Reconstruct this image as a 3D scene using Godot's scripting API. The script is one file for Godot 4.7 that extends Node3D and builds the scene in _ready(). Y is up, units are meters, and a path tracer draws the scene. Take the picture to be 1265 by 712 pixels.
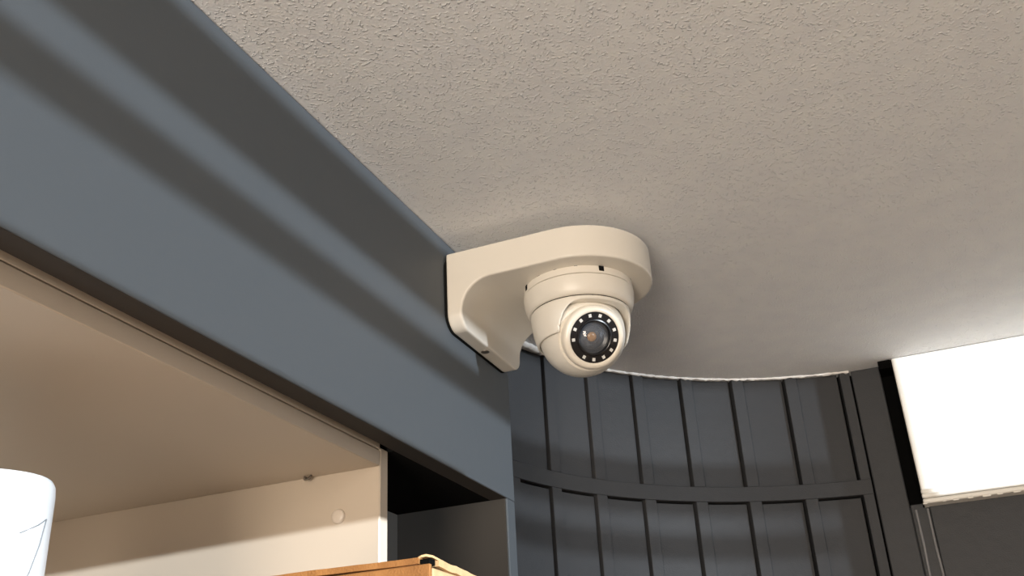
extends Node3D
# One unit (U metres) is the height of the ceiling above the camera; all shapes are laid out in units round the camera's place.
const U := 0.44
const EYE := 1.96
const ARC := Vector2(1.9735, 0.0343)      # centre of the curved wall in plan (x, z)
const RAD := 0.9454                       # radius of its batten faces
var M := {}
var taken := {}

func P(x: float, y: float, z: float) -> Vector3:
	return Vector3(x * U, y * U + EYE, z * U)

# ---------------------------------------------------------------- nodes
func numbered(called: String) -> String:
	if not taken.has(called):
		taken[called] = 0
		return called
	taken[called] += 1
	return "%s_%03d" % [called, taken[called]]

func tag(o: Node, label: String, category: String, group := "") -> void:
	o.set_meta("label", label)
	o.set_meta("category", category)
	if group != "":
		o.set_meta("group", group)

func thing(called: String, label: String, category: String, at: Vector3, group := "") -> Node3D:
	var o := Node3D.new()
	o.name = numbered(called)
	add_child(o, true)
	o.position = at
	tag(o, label, category, group)
	return o

func world_of(o: Node3D) -> Vector3:
	var p := Vector3.ZERO
	var n: Node = o
	while n != self and n is Node3D:
		p += (n as Node3D).position
		n = n.get_parent()
	return p

# commits a SurfaceTool laid out in world space as one named mesh, with its origin at the middle of its foot
func obj(called: String, st: SurfaceTool, mat: Material, parent: Node3D = null, foot := true) -> MeshInstance3D:
	var mesh := st.commit()
	var bb := mesh.get_aabb()
	var at := bb.get_center()
	if foot:
		at.y = bb.position.y
	var back := SurfaceTool.new()
	back.append_from(mesh, 0, Transform3D(Basis.IDENTITY, -at))
	var o := MeshInstance3D.new()
	o.mesh = back.commit()
	o.mesh.surface_set_material(0, mat)
	if parent == null:
		o.name = numbered(called)
		add_child(o, true)
		o.position = at
	else:
		o.name = called
		o.position = at - world_of(parent)
		parent.add_child(o, true)
	return o

func struct(called: String, st: SurfaceTool, mat: Material, parent: Node3D = null) -> MeshInstance3D:
	var o := obj(called, st, mat, parent)
	if parent == null:
		o.set_meta("kind", "structure")
	return o

# ---------------------------------------------------------------- shapes
func mb() -> SurfaceTool:
	var st := SurfaceTool.new()
	st.begin(Mesh.PRIMITIVE_TRIANGLES)
	return st

func tri(st: SurfaceTool, a: Vector3, b: Vector3, c: Vector3, na: Vector3, nb: Vector3, nc: Vector3) -> void:
	var p := [a, b, c]
	var n := [na, nb, nc]
	var order := [0, 1, 2]
	if (b - a).cross(c - a).dot(na + nb + nc) > 0.0:      # front faces run clockwise
		order = [0, 2, 1]
	for k in order:
		st.set_normal(n[k])
		st.add_vertex(p[k])

func quad(st: SurfaceTool, a: Vector3, b: Vector3, c: Vector3, d: Vector3, na: Vector3, nb: Vector3, nc: Vector3, nd: Vector3) -> void:
	tri(st, a, b, c, na, nb, nc)
	tri(st, a, c, d, na, nc, nd)

func flat_quad(st: SurfaceTool, a: Vector3, b: Vector3, c: Vector3, d: Vector3, out: Vector3) -> void:
	var n := (b - a).cross(c - a).normalized()
	if n.dot(out) < 0.0:
		n = -n
	quad(st, a, b, c, d, n, n, n, n)

# a box in metres with chamfered edges; t places it
func bevel_box(st: SurfaceTool, lo: Vector3, hi: Vector3, b := 0.001, t := Transform3D.IDENTITY) -> void:
	var c := (lo + hi) * 0.5
	var h := (hi - lo).abs() * 0.5
	b = minf(b, minf(h.x, minf(h.y, h.z)) * 0.45)
	var face := func(ax: int, s: float, sy: float, sz: float) -> Vector3:
		var v := Vector3.ZERO
		v[ax] = s * h[ax]
		v[(ax + 1) % 3] = sy * (h[(ax + 1) % 3] - b)
		v[(ax + 2) % 3] = sz * (h[(ax + 2) % 3] - b)
		return t * (c + v)
	for ax in 3:
		for s in [-1.0, 1.0]:
			var n := Vector3.ZERO
			n[ax] = s
			flat_quad(st, face.call(ax, s, -1.0, -1.0), face.call(ax, s, 1.0, -1.0), face.call(ax, s, 1.0, 1.0), face.call(ax, s, -1.0, 1.0), t.basis * n)
			var ay := (ax + 1) % 3
			for s2 in [-1.0, 1.0]:                      # edges along the third axis
				var n2 := Vector3.ZERO
				n2[ax] = s
				n2[ay] = s2
				flat_quad(st, face.call(ax, s, s2, -1.0), face.call(ax, s, s2, 1.0), face.call(ay, s2, 1.0, s), face.call(ay, s2, -1.0, s), t.basis * n2)
	for sx in [-1.0, 1.0]:
		for sy in [-1.0, 1.0]:
			for sz in [-1.0, 1.0]:
				var n3 := t.basis * Vector3(sx, sy, sz).normalized()
				tri(st, face.call(0, sx, sy, sz), face.call(1, sy, sz, sx), face.call(2, sz, sx, sy), n3, n3, n3)

func ubox(st: SurfaceTool, x0: float, x1: float, y0: float, y1: float, z0: float, z1: float, b := 0.0008) -> void:
	bevel_box(st, P(x0, y0, z0), P(x1, y1, z1), b)

# profile of (radius, height) turned about t's y axis; prof runs upwards on the outside. Lengths in units.
func lathe(st: SurfaceTool, prof: Array, t: Transform3D, seg := 64) -> void:
	var n := prof.size()
	var ns := []
	for k in n - 1:
		var d: Vector2 = prof[k + 1] - prof[k]
		ns.append(Vector2(d.y, -d.x).normalized())
	for k in n - 1:
		var n0: Vector2 = ns[k]
		var n1: Vector2 = ns[k]
		if k > 0 and ns[k].dot(ns[k - 1]) > 0.75:
			n0 = (ns[k] + ns[k - 1]).normalized()
		if k < n - 2 and ns[k].dot(ns[k + 1]) > 0.75:
			n1 = (ns[k] + ns[k + 1]).normalized()
		for i in seg:
			var a := TAU * i / seg
			var b := TAU * (i + 1) / seg
			var ua := Vector3(sin(a), 0, cos(a))
			var ub := Vector3(sin(b), 0, cos(b))
			var p0: Vector2 = prof[k]
			var p1: Vector2 = prof[k + 1]
			var va := t * ((ua * p0.x + Vector3.UP * p0.y) * U)
			var vb := t * ((ub * p0.x + Vector3.UP * p0.y) * U)
			var vc := t * ((ub * p1.x + Vector3.UP * p1.y) * U)
			var vd := t * ((ua * p1.x + Vector3.UP * p1.y) * U)
			var na := (t.basis * (ua * n0.x + Vector3.UP * n0.y)).normalized()
			var nb := (t.basis * (ub * n0.x + Vector3.UP * n0.y)).normalized()
			var nc := (t.basis * (ub * n1.x + Vector3.UP * n1.y)).normalized()
			var nd := (t.basis * (ua * n1.x + Vector3.UP * n1.y)).normalized()
			if p0.x > 1e-6:
				tri(st, va, vb, vc, na, nb, nc)
			if p1.x > 1e-6:
				tri(st, va, vc, vd, na, nc, nd)

# a tube through points (metres) with a radius at each
func tube(st: SurfaceTool, pts: Array, radii: Array, seg := 8) -> void:
	var rings := []
	var dirs := []
	for k in pts.size():
		var d: Vector3 = (pts[mini(k + 1, pts.size() - 1)] - pts[maxi(k - 1, 0)]).normalized()
		var side := d.cross(Vector3.UP if absf(d.y) < 0.9 else Vector3.RIGHT).normalized()
		var up := side.cross(d)
		var ring := []
		for i in seg:
			var a := TAU * i / seg
			ring.append(side * cos(a) + up * sin(a))
		rings.append(ring)
		dirs.append(d)
	for k in pts.size() - 1:
		for i in seg:
			var j := (i + 1) % seg
			quad(st, pts[k] + rings[k][i] * radii[k], pts[k] + rings[k][j] * radii[k], pts[k + 1] + rings[k + 1][j] * radii[k + 1], pts[k + 1] + rings[k + 1][i] * radii[k + 1], rings[k][i], rings[k][j], rings[k + 1][j], rings[k + 1][i])
	for e in [0, pts.size() - 1]:
		var out: Vector3 = dirs[e] * (-1.0 if e == 0 else 1.0)
		for i in seg:
			tri(st, pts[e], pts[e] + rings[e][i] * radii[e], pts[e] + rings[e][(i + 1) % seg] * radii[e], out, out, out)

# a slab of the curved wall between two angles (degrees), two radii and two heights (units)
func arc_slab(st: SurfaceTool, a0: float, a1: float, r0: float, r1: float, y0: float, y1: float, n := 4, bev := 0.0012) -> void:
	var at := func(a: float, r: float, y: float) -> Vector3:
		return P(ARC.x + r * cos(deg_to_rad(a)), y, ARC.y + r * sin(deg_to_rad(a)))
	var inward := func(a: float) -> Vector3:
		return Vector3(-cos(deg_to_rad(a)), 0, -sin(deg_to_rad(a)))
	var along := func(a: float) -> Vector3:
		return Vector3(-sin(deg_to_rad(a)), 0, cos(deg_to_rad(a)))
	var da := rad_to_deg(bev / r0)
	for k in n:
		var a := lerpf(a0 + da, a1 - da, float(k) / n)
		var b := lerpf(a0 + da, a1 - da, float(k + 1) / n)
		var na: Vector3 = inward.call(a)
		var nb: Vector3 = inward.call(b)
		quad(st, at.call(a, r0, y0 + bev), at.call(b, r0, y0 + bev), at.call(b, r0, y1 - bev), at.call(a, r0, y1 - bev), na, nb, nb, na)
		quad(st, at.call(a, r1, y0), at.call(b, r1, y0), at.call(b, r1, y1), at.call(a, r1, y1), -na, -nb, -nb, -na)
		for s in [[y0, bev, -1.0], [y1, -bev, 1.0]]:
			flat_quad(st, at.call(a, r0, s[0] + s[1]), at.call(b, r0, s[0] + s[1]), at.call(b, r0 + bev, s[0]), at.call(a, r0 + bev, s[0]), Vector3(0, s[2], 0) + na)
			flat_quad(st, at.call(a, r0 + bev, s[0]), at.call(b, r0 + bev, s[0]), at.call(b, r1, s[0]), at.call(a, r1, s[0]), Vector3(0, s[2], 0))
	for e in [[a0, da, -1.0], [a1, -da, 1.0]]:
		var out: Vector3 = along.call(e[0]) * e[2]
		flat_quad(st, at.call(e[0], r0 + bev, y0), at.call(e[0], r1, y0), at.call(e[0], r1, y1), at.call(e[0], r0 + bev, y1), out)
		flat_quad(st, at.call(e[0] + e[1], r0, y0 + bev), at.call(e[0], r0 + bev, y0), at.call(e[0], r0 + bev, y1), at.call(e[0] + e[1], r0, y1 - bev), out + inward.call(e[0]))

# surface nets over a distance field given in units; visits only the blocks that the surface may cross
func field_mesh(st: SurfaceTool, f: Callable, lo: Vector3, hi: Vector3, cell: float) -> void:
	var n := Vector3i(((hi - lo) / cell).ceil()) + Vector3i.ONE
	var val := {}
	var B := 6
	var cells := []
	var key := func(i: int, j: int, k: int) -> int:
		return (i * 1024 + j) * 1024 + k
	for bi in range(0, n.x, B):
		for bj in range(0, n.y, B):
			for bk in range(0, n.z, B):
				var mid := lo + (Vector3(bi, bj, bk) + Vector3.ONE * B * 0.5) * cell
				if absf(f.call(mid)) > B * cell * 0.95:
					continue
				for i in range(bi, mini(bi + B, n.x)):
					for j in range(bj, mini(bj + B, n.y)):
						for k in range(bk, mini(bk + B, n.z)):
							cells.append(Vector3i(i, j, k))
	var get_val := func(i: int, j: int, k: int) -> float:
		var q: int = key.call(i, j, k)
		if not val.has(q):
			val[q] = f.call(lo + Vector3(i, j, k) * cell)
		return val[q]
	var vert := {}
	var pos := PackedVector3Array()
	var nor := PackedVector3Array()
	var edges := [[0, 1], [2, 3], [4, 5], [6, 7], [0, 2], [1, 3], [4, 6], [5, 7], [0, 4], [1, 5], [2, 6], [3, 7]]
	for c in cells:
		var v := []
		var inside := 0
		for q in 8:
			var d: float = get_val.call(c.x + (q & 1), c.y + ((q >> 1) & 1), c.z + (q >> 2))
			v.append(d)
			if d < 0.0:
				inside += 1
		if inside == 0 or inside == 8:
			continue
		var sum := Vector3.ZERO
		var cnt := 0
		for e in edges:
			var d0: float = v[e[0]]
			var d1: float = v[e[1]]
			if (d0 < 0.0) != (d1 < 0.0):
				var t := d0 / (d0 - d1)
				var p0 := Vector3(e[0] & 1, (e[0] >> 1) & 1, e[0] >> 2)
				var p1 := Vector3(e[1] & 1, (e[1] >> 1) & 1, e[1] >> 2)
				sum += p0.lerp(p1, t)
				cnt += 1
		var p := lo + (Vector3(c) + sum / cnt) * cell
		var h := cell * 0.35
		var g := Vector3(f.call(p + Vector3(h, 0, 0)) - f.call(p - Vector3(h, 0, 0)), f.call(p + Vector3(0, h, 0)) - f.call(p - Vector3(0, h, 0)), f.call(p + Vector3(0, 0, h)) - f.call(p - Vector3(0, 0, h))).normalized()
		p -= g * float(f.call(p))
		vert[key.call(c.x, c.y, c.z)] = pos.size()
		pos.append(P(p.x, p.y, p.z))
		nor.append(g)
	for c in cells:
		var d0: float = get_val.call(c.x, c.y, c.z)
		for ax in 3:
			var s := Vector3i.ZERO
			s[ax] = 1
			var d1: float = get_val.call(c.x + s.x, c.y + s.y, c.z + s.z)
			if (d0 < 0.0) == (d1 < 0.0):
				continue
			var u := Vector3i.ZERO
			u[(ax + 1) % 3] = 1
			var w := Vector3i.ZERO
			w[(ax + 2) % 3] = 1
			var ids := []
			for o in [Vector3i.ZERO, u, u + w, w]:
				var q: Vector3i = c - o
				ids.append(vert.get(key.call(q.x, q.y, q.z), -1))
			if ids.has(-1):
				continue
			quad(st, pos[ids[0]], pos[ids[1]], pos[ids[2]], pos[ids[3]], nor[ids[0]], nor[ids[1]], nor[ids[2]], nor[ids[3]])

func smax(a: float, b: float, k: float) -> float:
	var h := maxf(k - absf(a - b), 0.0) / k
	return maxf(a, b) + h * h * k * 0.25

# ---------------------------------------------------------------- materials
func seamless(freq: float, size: int, seed_: int, octaves := 3, kind := FastNoiseLite.TYPE_SIMPLEX_SMOOTH) -> PackedByteArray:
	var n := FastNoiseLite.new()
	n.seed = seed_
	n.noise_type = kind
	n.frequency = freq
	n.fractal_octaves = octaves
	n.fractal_type = FastNoiseLite.FRACTAL_FBM if octaves > 1 else FastNoiseLite.FRACTAL_NONE
	var im := n.get_seamless_image(size, size)
	im.convert(Image.FORMAT_L8)
	return im.get_data()

func height_tex(size: int, make: Callable) -> ImageTexture:
	var im := Image.create_empty(size, size, false, Image.FORMAT_RF)
	for y in size:
		for x in size:
			im.set_pixel(x, y, Color(make.call(y * size + x), 0, 0))
	return ImageTexture.create_from_image(im)

func tint_tex(size: int, data: PackedByteArray, lo: Color, hi: Color) -> ImageTexture:
	var im := Image.create_empty(size, size, false, Image.FORMAT_RGB8)
	for y in size:
		for x in size:
			im.set_pixel(x, y, lo.lerp(hi, data[y * size + x] / 255.0))
	return ImageTexture.create_from_image(im)

func mat(lin: Color, rough := 0.5, bump: Texture2D = null, bump_cm := 0.0, per_m := 4.0) -> StandardMaterial3D:
	var m := StandardMaterial3D.new()
	m.albedo_color = lin.linear_to_srgb()
	m.roughness = rough
	if bump:
		m.heightmap_enabled = true
		m.heightmap_texture = bump
		m.heightmap_scale = bump_cm
		m.uv1_triplanar = true
		m.uv1_world_triplanar = true
		m.uv1_scale = Vector3.ONE * per_m
	return m

func make_materials() -> void:
	var s := 1024
	var a := seamless(0.078, s, 3, 3)
	var b := seamless(0.028, s, 8, 2)
	var c := seamless(0.012, s, 21, 2)
	var stipple := height_tex(s, func(k: int) -> float:
		var blob := smoothstep(0.56, 0.80, a[k] / 255.0) * smoothstep(0.35, 0.7, b[k] / 255.0)
		return 0.75 * blob + 0.18 * a[k] / 255.0 + 0.08 * c[k] / 255.0)
	var fine_a := seamless(0.2, 512, 5, 3)
	var fine_b := seamless(0.02, 512, 6, 2)
	var fine := height_tex(512, func(k: int) -> float: return fine_a[k] / 255.0 * 0.4 + fine_b[k] / 255.0 * 0.6)
	M.ceiling = mat(Color(1, 1, 1), 0.9, stipple, 0.088, 4.0)
	M.ceiling.albedo_texture = tint_tex(512, seamless(0.01, 512, 12, 3), Color(0.92, 0.925, 0.94), Color(0.945, 0.95, 0.955))
	M.paint = mat(Color(0.116, 0.133, 0.151), 0.5, fine, 0.008, 5.0)
	M.paint.metallic_specular = 0.3
	M.wall_paint = mat(Color(0.054, 0.056, 0.061), 0.5, fine, 0.05, 5.0)
	M.wall_paint.metallic_specular = 0.3
	M.shade_black = mat(Color(0.004, 0.004, 0.004), 0.9)  # near-black that stands for shade in cracks and for cast shadows
	M.recess_shade = mat(Color(0.010, 0.010, 0.010), 0.9)  # near-black colour in place of the unlit top of the recess
	M.laminate = mat(Color(0.50, 0.42, 0.335), 0.45)
	M.cap = mat(Color(0.60, 0.52, 0.44), 0.35)
	M.raw_edge = mat(Color(0.034, 0.027, 0.022), 0.8)
	M.lining_shade = mat(Color(0.050, 0.044, 0.038), 0.7)  # shade inside the recess, put into the colour
	M.cream = mat(Color(0.78, 0.735, 0.66), 0.38)
	M.cream_bezel = mat(Color(0.84, 0.78, 0.68), 0.3)
	M.black_gloss = mat(Color(0.012, 0.012, 0.014), 0.25)
	M.black = mat(Color(0.01, 0.01, 0.01), 0.6)
	M.led = mat(Color(0.7, 0.7, 0.68), 0.2)
	M.lens_grey = mat(Color(0.03, 0.033, 0.04), 0.3)
	M.glint_amber = mat(Color(0.30, 0.16, 0.06), 0.2)  # colour of a reflection seen in the lens
	M.lens_glass = mat(Color(0.6, 0.65, 0.75), 0.02)
	M.lens_glass.transparency = BaseMaterial3D.TRANSPARENCY_ALPHA
	M.lens_glass.albedo_color.a = 0.10
	M.white_paint = mat(Color(0.86, 0.84, 0.79), 0.5, fine, 0.03, 5.0)
	M.caulk = mat(Color(0.86, 0.85, 0.83), 0.7, fine, 0.10, 8.0)
	M.bead_grey = mat(Color(0.20, 0.20, 0.21), 0.5)  # lighter grey than the wall
	M.plastic_white = mat(Color(0.50, 0.52, 0.54), 0.35)
	M.print_grey = mat(Color(0.16, 0.17, 0.18), 0.5)
	M.steel = mat(Color(0.25, 0.22, 0.19), 0.35)
	M.steel.metallic = 0.9
	var board := seamless(0.012, 512, 31, 4)
	M.cardboard = mat(Color(1, 1, 1), 0.85, fine, 0.06, 6.0)
	M.cardboard.albedo_texture = tint_tex(512, board, Color(0.49, 0.32, 0.15), Color(0.60, 0.41, 0.21))
	M.cardboard_lit = mat(Color(1, 1, 1), 0.85, fine, 0.06, 6.0)  # lighter copy: sun on the front is put into its colour
	M.cardboard_lit.albedo_texture = tint_tex(512, board, Color(0.66, 0.52, 0.36), Color(0.76, 0.64, 0.48))
	M.floor = mat(Color(0.58, 0.51, 0.43), 0.6)
	M.room_wall = mat(Color(0.50, 0.40, 0.30), 0.8)
	M.cloth = mat(Color(0.55, 0.54, 0.52), 0.9)
	M.cloth.transparency = BaseMaterial3D.TRANSPARENCY_ALPHA
	M.cloth.vertex_color_use_as_albedo = true
	for k in ["shade_black", "recess_shade", "black"]:
		M[k].metallic_specular = 0.1

# ---------------------------------------------------------------- the scene
func _ready() -> void:
	# camera
	var cam := Camera3D.new()
	cam.name = "camera"
	add_child(cam)
	cam.transform = Transform3D(Basis(Vector3(0.386661, -0.049725, 0.920880), Vector3(-0.383877, 0.899249, 0.209740), Vector3(-0.838530, -0.434602, 0.328616)).orthonormalized(), Vector3(0, EYE, 0))
	cam.fov = 31.88
	cam.near = 0.02
	cam.current = true
	# sky and exposure
	var we := WorldEnvironment.new()
	we.name = "environment"
	var env := Environment.new()
	env.background_mode = Environment.BG_SKY
	var sky := Sky.new()
	var psm := ProceduralSkyMaterial.new()
	psm.sky_top_color = Color(0.45, 0.58, 0.78)
	psm.sky_horizon_color = Color(0.80, 0.84, 0.88)
	psm.ground_bottom_color = Color(0.30, 0.28, 0.26)
	psm.ground_horizon_color = Color(0.62, 0.60, 0.57)
	sky.sky_material = psm
	env.sky = sky
	env.background_energy_multiplier = 1.0
	env.tonemap_mode = Environment.TONE_MAPPER_LINEAR
	env.tonemap_exposure = 1.0
	env.sdfgi_enabled = true
	env.ssao_enabled = true
	env.ssil_enabled = true
	we.environment = env
	add_child(we)
	# the low sun, level with the eye, cut into bands by the unseen added cloths
	var sun := DirectionalLight3D.new()
	sun.name = "low_sun"
	sun.light_color = Color(0.93, 0.97, 1.0)
	sun.light_energy = 2.8
	sun.light_angular_distance = 0.13
	sun.shadow_enabled = true
	add_child(sun)
	sun.look_at_from_position(Vector3.ZERO, Vector3(0.4, 0.0, -1.0), Vector3.UP)
	# added warm fill just inside the left wall, lifting the whole room
	area_light("warm_fill_light", P(-3.3, -0.15, -0.15), P(1.6, 0.75, -0.25), Vector2(0.55, 1.2), Color(1.0, 0.94, 0.865), 4.6)
	# added cool fill inside the window wall, brightening the beam
	area_light("cool_fill_light", P(1.9, 0.35, 3.8), P(2.4, 0.6, 0.0), Vector2(0.62, 0.8), Color(0.88, 0.94, 1.0), 0.2)

	make_materials()
	build_room()
	build_curved_wall()
	build_beam()
	build_surround()
	build_cabinet()
	build_bracket()
	build_camera_body()
	build_cup()
	build_carton()

func area_light(called: String, at: Vector3, towards: Vector3, size: Vector2, color: Color, energy: float) -> void:
	var l := AreaLight3D.new()
	l.name = called
	l.area_size = size
	l.light_color = color
	l.light_energy = energy
	l.area_normalize_energy = true
	l.shadow_enabled = true
	l.set("area_range", 12.0)
	add_child(l)
	l.look_at_from_position(at, towards, Vector3.UP)

func build_room() -> void:
	var yf := -EYE / U
	var st := mb()
	bevel_box(st, P(-3.6, 1.0, -2.0), P(3.3, 1.25, 4.3), 0.001)
	struct("ceiling", st, M.ceiling)
	st = mb()
	bevel_box(st, P(-3.6, yf - 0.25, -2.0), P(3.3, yf, 4.3), 0.001)
	struct("floor", st, M.floor)
	st = mb()
	bevel_box(st, P(-3.6, yf, -2.0), P(3.3, 1.0, -1.8), 0.001)
	struct("wall_back", st, M.room_wall)
	# wall behind the camera; its opening is made up to suit the warm fill
	st = mb()
	ubox(st, -3.6, -3.4, yf, -1.8, -1.8, 4.3)
	ubox(st, -3.6, -3.4, 0.98, 1.0, -1.8, 4.3)
	ubox(st, -3.6, -3.4, -1.8, 0.98, -1.8, -0.6)
	ubox(st, -3.6, -3.4, -1.8, 0.98, 1.0, 4.3)
	struct("wall_left", st, M.room_wall)
	# window wall: one wide opening up to the ceiling, made up to admit the sun
	st = mb()
	ubox(st, -3.4, 3.3, yf, -1.0, 4.05, 4.3)
	ubox(st, -3.4, -1.75, -1.0, 1.0, 4.05, 4.3)
	ubox(st, 2.7, 3.3, -1.0, 1.0, 4.05, 4.3)
	struct("wall_front", st, M.room_wall)
	st = mb()
	ubox(st, 0.075, 0.215, -1.0, 1.0, 3.98, 4.05)
	ubox(st, 1.2255, 1.248, -1.0, 1.0, 3.98, 4.05)
	ubox(st, -1.75, -1.70, -1.0, 1.0, 3.98, 4.05)
	ubox(st, 2.65, 2.70, -1.0, 1.0, 3.98, 4.05)
	ubox(st, -1.75, 2.70, -1.0, -0.95, 3.98, 4.05)
	struct("added_window_1", st, M.white_paint)  # unseen frame, added so its bars block and shape the sun
	# unseen banded cloths, added to shape the sun; [bottom, top, woven tight?]
	var a := 0.76
	var w := 0.013
	var upper := [[0.69 - w, a], [0.69 + w, 1.0], [0.76 - w, 1.0], [0.76 + w, a], [0.818 - w, a], [0.818 + w, 1.0], [0.972 - w, 1.0], [0.972 + w, a], [1.0, a]]
	sun_mask("nearest the left jamb", -1.72, -0.172, [[0.397, 1.0], [0.522, 1.0], [0.530, a]] + upper, 0.046)
	sun_mask("narrow one beside the wide mullion", -0.172, 0.09, [[-0.95, a]] + upper)
	var c := 0.76
	var d := 0.93
	w = 0.016
	sun_mask("between the two mullions", 0.19, 1.256, [[-0.95, c], [0.488 - w, c], [0.488 + w, d], [0.555 - w, d], [0.555 + w, c], [0.605 - w, c], [0.605 + w, d], [0.75 - w, d], [0.75 + w, c], [0.96, c], [0.999, d]])
	sun_mask("low one at the bare window", 1.257, 2.68, [[-0.95, 1.0], [0.602, 1.0]])

# rows of [height, share of light that the weave stops] up the cloth; crook tips its lower edge
func sun_mask(called_for: String, x0: float, x1: float, rows: Array, crook := 0.0) -> void:
	var st := mb()
	var z := 3.95
	for k in rows.size() - 1:
		var ys := []
		for q in [[k, x0], [k, x1], [k + 1, x1], [k + 1, x0]]:
			ys.append(rows[q[0]][0] + (crook * (q[1] + 0.46) if q[0] == 0 else 0.0))
		var c := [P(x0, ys[0], z), P(x1, ys[1], z), P(x1, ys[2], z), P(x0, ys[3], z)]
		for t in [[0, 1, 2], [0, 2, 3]]:
			for q in t:
				st.set_normal(Vector3.FORWARD)
				st.set_color(Color(1, 1, 1, rows[k if q < 2 else k + 1][1]))
				st.add_vertex(c[q])
	var t2 := thing("added_sun_mask", "banded cloth added out of view to shape the sun, " + called_for, "sun_mask", P((x0 + x1) * 0.5, rows[0][0], z))
	obj("cloth", st, M.cloth, t2)  # added cloth; its bands cast the stripes

func build_curved_wall() -> void:
	var yb := -0.6
	var st := mb()
	arc_slab(st, -90.2, -7.6, RAD + 0.040, RAD + 0.16, -EYE / U, 1.0, 40)
	var w := struct("wall_curved", st, M.shade_black)  # near-black backing paints the shadows beside the battens and under the rail
	# straight end with the wide stile, and the dark wall below the beam
	st = mb()
	ubox(st, 2.95, 3.3, -EYE / U, 1.0, -0.12, 4.05)
	var wr := struct("wall_right", st, M.wall_paint)
	st = mb()
	ubox(st, 2.908, 2.95, -0.6, 0.999, -0.1085, -0.030, 0.0012)
	obj("stile", st, M.wall_paint, wr)
	st = mb()
	ubox(st, 2.902, 2.95, -0.6, 0.62, 0.0185, 4.0)
	obj("panel", st, M.wall_paint, wr)
	# a moulding of two beads stands in the joint under the beam
	st = mb()
	ubox(st, 2.910, 2.95, -0.6, 0.60, -0.0285, 0.018)
	var tr := obj("moulding", st, M.wall_paint, wr)
	for z in [-0.0175, 0.0140]:
		var bead := mb()
		var pts := []
		var rr := []
		for k in 13:
			pts.append(P(2.909, lerpf(-0.6, 0.585, k / 12.0), z + 0.0018 * sin(k * 1.7 + z * 300.0)))
			rr.append(0.0016)
		tube(bead, pts, rr, 8)
		obj("bead", bead, M.bead_grey, tr)
	# rail, battens, panels
	st = mb()
	arc_slab(st, -90.0, -8.95, RAD, RAD + 0.04, 0.643, 0.684, 40)
	obj("rail", st, M.wall_paint, w)
	st = mb()
	arc_slab(st, -90.0, -8.95, RAD, RAD + 0.04, -0.66, yb, 40)
	obj("rail", st, M.wall_paint, w)
	var rng := RandomNumberGenerator.new()
	rng.seed = 4
	for k in range(-2, 7):
		var line := -67.4 + 9.43 * k
		var wide := 2.05 if k < 6 else 1.65
		for part in [[0.684, 0.9995], [yb, 0.643]]:
			st = mb()
			arc_slab(st, line + 0.2, line + 0.2 + wide, RAD + rng.randf_range(0.0, 0.001), RAD + 0.04, part[0], part[1], 2)
			obj("batten", st, M.wall_paint, w)
	for k in range(-2, 6):
		var from := -67.4 + 9.43 * k + 2.25
		var to := -67.4 + 9.43 * (k + 1) - (0.02 + 0.035 * k)
		for part in [[0.684, 0.9985], [yb, 0.6385]]:
			st = mb()
			arc_slab(st, from, to, RAD + 0.007 + 0.0011 * (k + 2) + rng.randf_range(0.0, 0.002), RAD + 0.036, part[0], part[1], 6)
			obj("panel", st, M.wall_paint, w)
	# ragged bead of white sealant where the curved wall meets the ceiling
	st = mb()
	var n := FastNoiseLite.new()
	n.seed = 9
	n.frequency = 0.35
	var pts := []
	var rr := []
	for k in 150:
		var a := lerpf(-80.0, -9.0, k / 149.0)
		var left := smoothstep(-58.0, -72.0, a)
		var r := RAD - 0.002 + 0.004 * n.get_noise_1d(k * 1.3) - 0.012 * left
		pts.append(P(ARC.x + r * cos(deg_to_rad(a)), 0.9995 + 0.002 * n.get_noise_1d(k * 2.1 + 300.0), ARC.y + r * sin(deg_to_rad(a))))
		rr.append((0.0048 + 0.0048 * n.get_noise_1d(k * 3.0 + 90.0) + 0.006 * left) * U)
	tube(st, pts, rr, 7)
	var c := obj("sealant_bead", st, M.caulk)
	tag(c, "ragged white bead of sealant where the curved panelled wall meets the ceiling", "sealant")

func build_beam() -> void:
	var t := thing("boxed_beam", "white painted boxed-in beam under the ceiling right of the panelled wall", "beam", P(2.89, 0.588, 1.5))
	var st := mb()
	ubox(st, 2.860, 2.95, 0.622, 0.9985, 0.007, 4.0, 0.0012)
	obj("face_board", st, M.white_paint, t)
	for s in [[0.6135, 0.625, 2.853], [0.601, 0.6125, 2.848], [0.588, 0.600, 2.854]]:
		st = mb()
		ubox(st, s[2], 2.95, s[0], s[1], 0.006, 4.0, 0.0018)
		obj("moulding_strip", st, M.white_paint, t)
	# ragged paint edge along the lower left
	var rng := RandomNumberGenerator.new()
	rng.seed = 77
	st = mb()
	for k in 16:
		var z := 0.01 + k * 0.034 + rng.randf_range(-0.01, 0.01)
		var s := rng.randf_range(0.003, 0.008)
		bevel_box(st, P(2.856, 0.588 - s * 0.35, z), P(2.868, 0.590, z + s * 2.5), 0.001)
	obj("paint_drip", st, M.white_paint, t)
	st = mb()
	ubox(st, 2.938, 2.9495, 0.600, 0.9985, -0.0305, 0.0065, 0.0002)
	obj("shadow_backing", st, M.shade_black, t)  # black strip painted for the shadow the beam casts on the wall
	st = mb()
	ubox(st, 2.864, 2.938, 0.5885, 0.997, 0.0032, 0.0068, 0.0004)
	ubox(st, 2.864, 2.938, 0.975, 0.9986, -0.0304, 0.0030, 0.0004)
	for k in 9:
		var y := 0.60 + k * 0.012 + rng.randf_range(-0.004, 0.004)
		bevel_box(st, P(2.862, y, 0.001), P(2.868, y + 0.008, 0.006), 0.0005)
	obj("shadow_board", st, M.shade_black, t)  # black pieces that paint the rest of the beam's shadow

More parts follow.
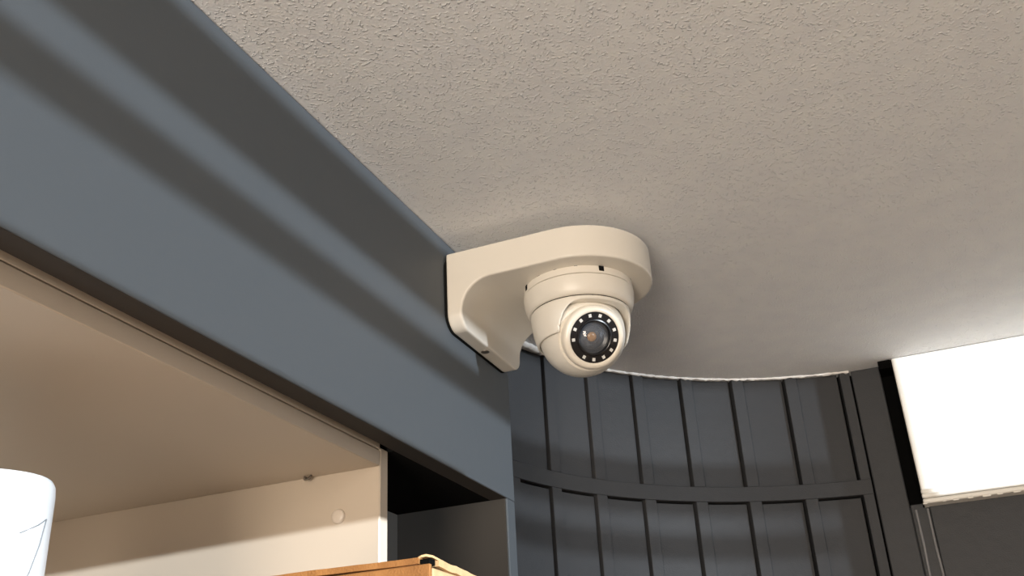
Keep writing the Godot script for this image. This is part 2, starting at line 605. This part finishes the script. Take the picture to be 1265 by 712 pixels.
func build_surround() -> void:
	var t := thing("cabinet_surround", "blue-grey painted fascia and end panel framing the open cabinet under the ceiling", "surround", P(0.9, -0.6, -0.82))
	var st := mb()
	ubox(st, -3.3, 1.9705, 0.5215, 0.9985, -0.830, -0.793, 0.0006)
	obj("fascia", st, M.paint, t)
	st = mb()
	ubox(st, -3.3, 1.928, 0.5204, 0.5220, -0.8298, -0.7936, 0.0002)
	obj("lower_edge", st, M.raw_edge, t).set_meta("label", "dark brown unpainted lower edge")
	st = mb()
	ubox(st, 1.9285, 1.9700, -0.9, 0.5211, -1.76, -0.7932, 0.0006)
	obj("end_panel", st, M.paint, t)
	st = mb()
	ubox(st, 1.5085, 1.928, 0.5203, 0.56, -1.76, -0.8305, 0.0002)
	obj("niche_top", st, M.recess_shade, t)  # near-black, as the underside is unlit; shade put into the colour
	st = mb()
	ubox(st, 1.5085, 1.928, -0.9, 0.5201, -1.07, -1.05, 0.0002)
	obj("niche_back", st, M.lining_shade, t)  # dark colour holds the shade of the recess
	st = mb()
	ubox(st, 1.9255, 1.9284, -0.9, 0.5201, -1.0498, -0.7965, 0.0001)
	obj("side_shade", st, M.lining_shade, t)  # dark sheet added over the end panel to paint its inner shade

func build_cabinet() -> void:
	var t := thing("open_cabinet", "cream laminate open cabinet recessed below the blue-grey fascia", "cabinet", P(0.3, -0.9, -1.3))
	var st := mb()
	ubox(st, -0.9, 1.478, 0.4880, 0.5155, -1.74, -0.840, 0.0006)
	obj("top_panel", st, M.laminate, t)
	st = mb()
	ubox(st, -0.9, 1.478, 0.5170, 0.545, -1.74, -0.8400, 0.0003)
	obj("filler_strip", st, M.laminate, t)
	for x in [[1.4787, 1.5070], [-0.93, -0.9005]]:
		st = mb()
		ubox(st, x[0], x[1], -0.9, 0.5215, -1.74, -0.840, 0.0010)
		obj("side_panel", st, M.laminate, t)
	st = mb()
	ubox(st, -0.93, 1.507, -0.9, 0.5215, -1.765, -1.742, 0.0006)
	obj("back_panel", st, M.laminate, t)
	st = mb()
	ubox(st, -0.8995, 1.4782, -0.06, -0.02, -1.741, -0.85, 0.0008)
	obj("shelf", st, M.laminate, t)
	# round cover over a screw
	st = mb()
	var turn := Transform3D(Basis(Vector3(0, 0, -1), Vector3(-1, 0, 0), Vector3(0, 1, 0)).orthonormalized(), P(1.4787, 0.4115, -0.9188))
	lathe(st, [Vector2(0.0125, -0.001), Vector2(0.0125, 0.0045), Vector2(0.0112, 0.0062), Vector2(0.0080, 0.0074), Vector2(0.0, 0.0080)], turn, 24)
	obj("screw_cap", st, M.cap, t).set_meta("label", "small round cream screw cap")
	# bent wire pin left in the corner of the top
	st = mb()
	tube(st, [P(1.4785, 0.4868, -0.990), P(1.470, 0.4855, -0.986), P(1.462, 0.4860, -0.980)], [0.0011, 0.0011, 0.0008], 8)
	tube(st, [P(1.470, 0.4855, -0.986), P(1.466, 0.4830, -0.975), P(1.463, 0.4872, -0.967)], [0.0011, 0.0011, 0.0008], 8)
	obj("wire_pin", st, M.steel, t).set_meta("label", "bent wire pin in the top corner")

func bracket_field(p: Vector3) -> float:
	# plan: straight sides with a round end
	var hw := 0.1535
	var q := Vector2(absf(p.x - 1.805), p.z + 0.561)
	var plan := q.length() - hw if q.y > 0.0 else q.x - hw
	# front view: rounded lower corners
	var r := 0.036
	var a := Vector2(absf(p.x - 1.805) - hw + r, 0.800 - p.y + r)
	var front := minf(maxf(a.x, a.y), 0.0) + Vector2(maxf(a.x, 0), maxf(a.y, 0)).length() - r
	# side view: thick plate and arm with a hollow corner below
	var slab := maxf(p.y - 0.9665, -0.7895 - p.z)
	var rc := 0.064
	var b := Vector2(-0.757 - p.z + rc, p.y - 0.897 + rc)
	var cove := minf(maxf(b.x, b.y), 0.0) + Vector2(maxf(b.x, 0), maxf(b.y, 0)).length() - rc
	var d := smax(smax(plan, front, 0.003), slab, 0.005)
	return smax(d, -cove, 0.004)

func build_bracket() -> void:
	var t := thing("wall_bracket", "cream plastic wall bracket with a rounded arm carrying the dome camera", "bracket", P(1.805, 0.80, -0.793))
	var st := mb()
	field_mesh(st, bracket_field, Vector3(1.64, 0.79, -0.80), Vector3(1.97, 0.975, -0.395), 0.0042)
	obj("arm", st, M.cream, t)
	st = mb()
	var edge_shade := func(p: Vector3) -> float:
		var a := Vector2(absf(p.x - 1.804) - 0.155 + 0.037, absf(p.y - 0.8835) - 0.0848 + 0.037)
		var f := minf(maxf(a.x, a.y), 0.0) + Vector2(maxf(a.x, 0), maxf(a.y, 0)).length() - 0.037
		return smax(f, absf(p.z + 0.7911) - 0.0017, 0.001)
	field_mesh(st, edge_shade, Vector3(1.64, 0.79, -0.796), Vector3(1.97, 0.975, -0.786), 0.0018)
	obj("edge_shade", st, M.black, t).set_meta("label", "thin black plate painted for the shade behind the bracket")
	st = mb()
	lathe(st, [Vector2(0.0, -0.0012), Vector2(0.0085, -0.0012), Vector2(0.0090, 0.0), Vector2(0.0085, 0.002)], Transform3D(Basis.IDENTITY, P(1.80, 0.8003, -0.7735)), 24)
	bevel_box(st, P(1.797, 0.7985, -0.7775), P(1.803, 0.7995, -0.7695), 0.0001)
	obj("screw", st, M.steel, t)

const BALL := Vector3(1.805, 0.797, -0.561)
const AXIS := Vector3(-0.689844, -0.466879, 0.553299)
var LENS_UP := (Vector3(-0.383877, 0.899249, 0.209740) - AXIS * Vector3(-0.383877, 0.899249, 0.209740).dot(AXIS)).normalized()
var LENS_RIGHT := LENS_UP.cross(AXIS).normalized()

func shell_field(p: Vector3) -> float:
	var d := p - BALL
	var r := Vector2(d.x, d.z).length()
	# outside: turned curve narrowing downwards
	var y := clampf((p.y - 0.772) / 0.066, 0.0, 1.0)
	var rr := 0.0905 + 0.0110 * (1.0 - pow(1.0 - y, 2.0))
	var body := (r - rr) * 0.96
	var v := smax(body, maxf(p.y - 0.8385, 0.7725 - p.y), 0.003)
	# the cut that lets the lens barrel turn, down to the ball
	var off := d - (LENS_UP * 0.014 + LENS_RIGHT * 0.012)
	var along := off.dot(AXIS)
	var side := (off - AXIS * along).length()
	v = smax(v, 0.0885 - d.length(), 0.002)
	var cut := smax(smax(side - 0.0790, -along, 0.004), p.y - 0.8300, 0.012)
	return smax(v, -cut, 0.003)

func build_camera_body() -> void:
	var t := thing("security_camera", "cream dome security camera with a black lens ring hanging under the bracket", "camera", P(1.805, 0.9, -0.561))
	var here := Transform3D(Basis.IDENTITY, P(1.805, 0.0, -0.561))
	var st := mb()
	lathe(st, [Vector2(0.100, 0.8815), Vector2(0.1118, 0.8815), Vector2(0.1128, 0.8825), Vector2(0.1118, 0.8965), Vector2(0.1108, 0.8972), Vector2(0.095, 0.8972)], here, 96)
	var ring := obj("mounting_ring", st, M.cream, t)
	for s in [[-46.6, 0.0105, 0.0055], [-141.0, 0.0105, 0.0050]]:
		st = mb()
		var a := deg_to_rad(s[0])
		var out := Vector3(sin(a), 0, cos(a))
		var tr := Transform3D(Basis(Vector3(out.z, 0, -out.x), Vector3.UP, out), P(1.805, 0.8925, -0.561) + out * 0.1085 * U)
		bevel_box(st, Vector3(-s[2], -0.0055, -0.008) * U * Vector3(1, 1.2, 1) , Vector3(s[2], 0.0062, 0.0045) * U * Vector3(1, 1.2, 1), 0.0003, tr)
		obj("slot_shade", st, M.black, ring).set_meta("label", "black block painted for the shade inside a ring opening")
	st = mb()
	for s in [-116.0, -95.0, -73.0, 2.0]:
		var a := deg_to_rad(s)
		var out := Vector3(sin(a), 0, cos(a))
		var tr := Transform3D(Basis(Vector3(out.z, 0, -out.x), Vector3.UP, out), P(1.805, 0.8975, -0.561) + out * 0.1085 * U)
		bevel_box(st, Vector3(-0.0035, -0.0012, -0.004) * U, Vector3(0.0035, 0.001, 0.0036) * U, 0.0002, tr)
	obj("ring_gap_shade", st, M.black, ring).set_meta("kind", "stuff")  # black blocks paint the shade in thin gaps under the arm
	st = mb()
	lathe(st, [Vector2(0.100, 0.8395), Vector2(0.1022, 0.8395), Vector2(0.1055, 0.8420), Vector2(0.1085, 0.8475), Vector2(0.1108, 0.8550), Vector2(0.1125, 0.8640), Vector2(0.1133, 0.8740), Vector2(0.1134, 0.8790), Vector2(0.1124, 0.8800), Vector2(0.098, 0.8800)], here, 96)
	obj("trim_ring", st, M.cream, t)
	st = mb()
	lathe(st, [Vector2(0.06, 0.835), Vector2(0.0985, 0.835), Vector2(0.0985, 0.8965), Vector2(0.06, 0.8965)], here, 64)
	obj("core", st, M.black, t)
	st = mb()
	field_mesh(st, shell_field, Vector3(1.695, 0.765, -0.671), Vector3(1.915, 0.845, -0.451), 0.0034)
	obj("shell", st, M.cream, t)
	# ball with the lens barrel
	st = mb()
	var up := LENS_UP
	var right := LENS_RIGHT
	var lens := Transform3D(Basis(right, AXIS, right.cross(AXIS)).orthonormalized(), P(BALL.x, BALL.y, BALL.z))
	var prof := []
	for k in 41:
		var a := -PI / 2 + (PI / 2 + asin(0.055 / 0.0875)) * k / 40.0
		prof.append(Vector2(maxf(0.0875 * cos(a), 0.0), 0.0875 * sin(a)))
	prof.append(Vector2(0.045, 0.055))
	lathe(st, prof, lens, 72)
	var ball := obj("ball", st, M.cream, t)
	st = mb()
	lathe(st, [Vector2(0.0635, 0.040), Vector2(0.0635, 0.066), Vector2(0.0625, 0.0715), Vector2(0.0595, 0.0750), Vector2(0.0550, 0.0768), Vector2(0.0520, 0.0765), Vector2(0.0505, 0.0750), Vector2(0.0505, 0.060)], lens, 72)
	var bez := obj("bezel", st, M.cream_bezel, ball)
	bez.set_meta("label", "smooth pale bezel round the lens")
	st = mb()
	lathe(st, [Vector2(0.0506, 0.066), Vector2(0.0506, 0.0738), Vector2(0.0370, 0.0738), Vector2(0.0355, 0.0765), Vector2(0.0335, 0.0770), Vector2(0.0320, 0.0760), Vector2(0.0315, 0.0640)], lens, 64)
	obj("lens_ring", st, M.black_gloss, t).set_meta("label", "black ring holding the lights round the lens")
	for k in 13:
		if k == 9:
			continue
		var th := deg_to_rad(-13.0 + 27.7 * k)
		var dir := right * sin(th) + up * cos(th)
		var tr := Transform3D(Basis(AXIS.cross(dir).normalized(), dir, AXIS), lens.origin + (dir * 0.0435 + AXIS * 0.0738) * U)
		st = mb()
		bevel_box(st, Vector3(-0.0031, -0.0033, -0.001) * U, Vector3(0.0031, 0.0033, 0.0008) * U, 0.0002, tr)
		obj("light_diode", st, M.led, t)
	st = mb()
	lathe(st, [Vector2(0.0316, 0.060), Vector2(0.0316, 0.0655), Vector2(0.0300, 0.0660), Vector2(0.0240, 0.0630), Vector2(0.0235, 0.0600), Vector2(0.0160, 0.0590), Vector2(0.0155, 0.0570), Vector2(0.0, 0.0565)], lens, 48)
	obj("lens_barrel", st, M.lens_grey, t)
	st = mb()
	lathe(st, [Vector2(0.0095, 0.0560), Vector2(0.0095, 0.0585), Vector2(0.0075, 0.0605), Vector2(0.0040, 0.0615), Vector2(0.0, 0.0618)], lens, 32)
	obj("lens_glint", st, M.glint_amber, t).set_meta("label", "amber disc painted for a reflection in the lens")
	st = mb()
	var dome := [Vector2(0.0316, 0.0665)]
	for k in 9:
		var a := deg_to_rad(48.0 + 42.0 * k / 8.0)
		dome.append(Vector2(maxf(0.0455 * cos(a), 0.0), 0.0345 + 0.0455 * sin(a) - 0.002))
	lathe(st, dome, lens, 48)
	obj("lens_glass", st, M.lens_glass, t)

func build_cup() -> void:
	# a straight canister of rounded square plan standing on the shelf
	var t := thing("canister", "white glossy canister with a thin grey line drawing on the cabinet shelf", "canister", P(0.875, -0.02, -1.065))
	var c := Vector2(0.868, -1.068)
	var face := Vector2(-0.66, 0.75).normalized()
	var around := func(a: float, r: float) -> Vector2:
		var q := Vector2(cos(a), sin(a))
		var k := pow(pow(absf(q.x), 3.2) + pow(absf(q.y), 3.2), -1.0 / 3.2) * r
		var l := q * k
		return c + face * l.y + Vector2(-face.y, face.x) * -l.x
	var rows := [[0.094, -0.0195], [0.100, -0.014], [0.1015, 0.10], [0.1005, 0.335], [0.0995, 0.345], [0.0975, 0.3488], [0.0945, 0.3485], [0.093, 0.345], [0.093, 0.0]]
	var st := mb()
	var seg := 80
	for k in rows.size() - 1:
		for i in seg:
			var pts := []
			for q in [[k, i], [k, i + 1], [k + 1, i + 1], [k + 1, i]]:
				var p: Vector2 = around.call(TAU * q[1] / seg, rows[q[0]][0])
				pts.append(P(p.x, rows[q[0]][1], p.y))
			var nn := []
			for q in [i, i + 1]:
				var d: Vector2 = around.call(TAU * (q + 0.5) / seg, 1.0) - around.call(TAU * (q - 0.5) / seg, 1.0)
				var o := Vector3(d.y, 0, -d.x).normalized()
				var e: Vector2 = around.call(TAU * q / seg, 1.0) - c
				if o.dot(Vector3(e.x, 0, e.y)) < 0.0:
					o = -o
				var dr: float = rows[k + 1][0] - rows[k][0]
				var dy: float = rows[k + 1][1] - rows[k][1]
				nn.append((o * dy - Vector3.UP * dr).normalized())
			quad(st, pts[0], pts[1], pts[2], pts[3], nn[0], nn[1], nn[1], nn[0])
	obj("body", st, M.plastic_white, t)
	# thin lines of the drawing, two strokes meeting at a point
	st = mb()
	var draw := func(s: Array) -> void:
		var pts := []
		var rr := []
		for q in s:
			var p: Vector2 = around.call(q[0], 0.1012)
			pts.append(P(p.x, q[1], p.y))
			rr.append(0.00035)
		tube(st, pts, rr, 6)
	draw.call([[0.62, 0.300], [0.75, 0.290], [0.95, 0.277]])
	draw.call([[0.62, 0.300], [0.68, 0.270], [0.78, 0.235], [0.95, 0.19]])
	obj("line_drawing", st, M.print_grey, t)

func build_carton() -> void:
	# worn carton standing on the lower cabinet in front of the open cabinet
	var t := thing("cardboard_box", "worn brown cardboard box with a crushed top corner in front of the cabinet", "box", P(1.27, -0.45, -0.68))
	var st := mb()
	ubox(st, 1.100, 1.106, -0.45, 0.2335, -0.825, -0.556, 0.0008)
	obj("side_wall", st, M.cardboard, t)
	st = mb()
	ubox(st, 1.1065, 1.45, -0.45, 0.229, -0.562, -0.555, 0.0008)
	obj("front_wall", st, M.cardboard_lit, t)
	st = mb()
	ubox(st, 1.444, 1.45, -0.45, 0.2335, -0.825, -0.5625, 0.0008)
	ubox(st, 1.107, 1.4435, -0.45, 0.2335, -0.825, -0.819, 0.0008)
	obj("side_wall", st, M.cardboard, t)
	st = mb()
	ubox(st, 1.107, 1.4435, -0.45, -0.444, -0.8185, -0.5625, 0.0008)
	obj("base", st, M.cardboard, t)
	# folded top: one flap along the side, one sagging along the front, and the crushed corner between them
	var rng := RandomNumberGenerator.new()
	rng.seed = 15
	var side := []
	for k in 19:
		var q := k / 18.0
		side.append(Vector3(1.0978 + rng.randf_range(-0.0006, 0.0006), 0.2425 + 0.001 * sin(q * 5.0) + rng.randf_range(-0.0003, 0.0003), lerpf(-0.826, -0.570, q)))
	st = mb()
	ragged_slab(st, side, Vector3(0.15, 0, 0), 0.0075)
	obj("top_flap", st, M.cardboard, t)
	var front := []
	for k in 29:
		var q := k / 28.0
		front.append(Vector3(lerpf(1.116, 1.445, q), 0.2405 - 0.016 * q + rng.randf_range(-0.0009, 0.0009), -0.5515 + rng.randf_range(-0.0012, 0.0012)))
	st = mb()
	ragged_slab(st, front, Vector3(0, 0, -0.09), 0.009)
	obj("top_flap", st, M.cardboard_lit, t)
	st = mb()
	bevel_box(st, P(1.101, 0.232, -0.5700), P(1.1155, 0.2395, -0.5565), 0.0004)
	obj("corner_shade", st, M.shade_black, t)  # solid near-black block painting the shade of a hole
	st = mb()
	var lift := [Vector3(1.0985, 0.2420, -0.571), Vector3(1.0990, 0.2438, -0.567), Vector3(1.1020, 0.2450, -0.562), Vector3(1.1085, 0.2438, -0.556), Vector3(1.1165, 0.2405, -0.5515)]
	ragged_slab(st, lift, Vector3(0.012, 0, -0.012), 0.0028)
	obj("torn_corner", st, M.cardboard_lit, t)
	# the lower cabinet's top that it stands on
	var b := mb()
	ubox(b, -0.6, 1.47, -0.49, -0.4505, -0.838, -0.20, 0.0012)
	var w := obj("worktop", b, M.white_paint)
	tag(w, "white worktop of the lower cabinet under the cardboard box", "worktop")

# a sheet of some thickness behind an uneven edge (units)
func ragged_slab(st: SurfaceTool, edge: Array, back: Vector3, thick: float) -> void:
	var dn := Vector3(0, -thick, 0)
	var out := -back.normalized()
	for k in edge.size() - 1:
		var a: Vector3 = edge[k]
		var b: Vector3 = edge[k + 1]
		var v := []
		for p in [a, b, b + dn, a + dn, a + back, b + back, b + back + dn, a + back + dn]:
			v.append(P(p.x, p.y, p.z))
		flat_quad(st, v[0], v[1], v[2], v[3], out)
		flat_quad(st, v[0], v[1], v[5], v[4], Vector3.UP)
		flat_quad(st, v[3], v[2], v[6], v[7], Vector3.DOWN)
		flat_quad(st, v[4], v[5], v[6], v[7], -out)
	for e in [0, edge.size() - 1]:
		var a: Vector3 = edge[e]
		var d: Vector3 = (edge[1] - edge[0]) * (-1.0 if e == 0 else 1.0)
		flat_quad(st, P(a.x, a.y, a.z), P(a.x, a.y - thick, a.z), P(a.x + back.x, a.y + back.y - thick, a.z + back.z), P(a.x + back.x, a.y + back.y, a.z + back.z), d)
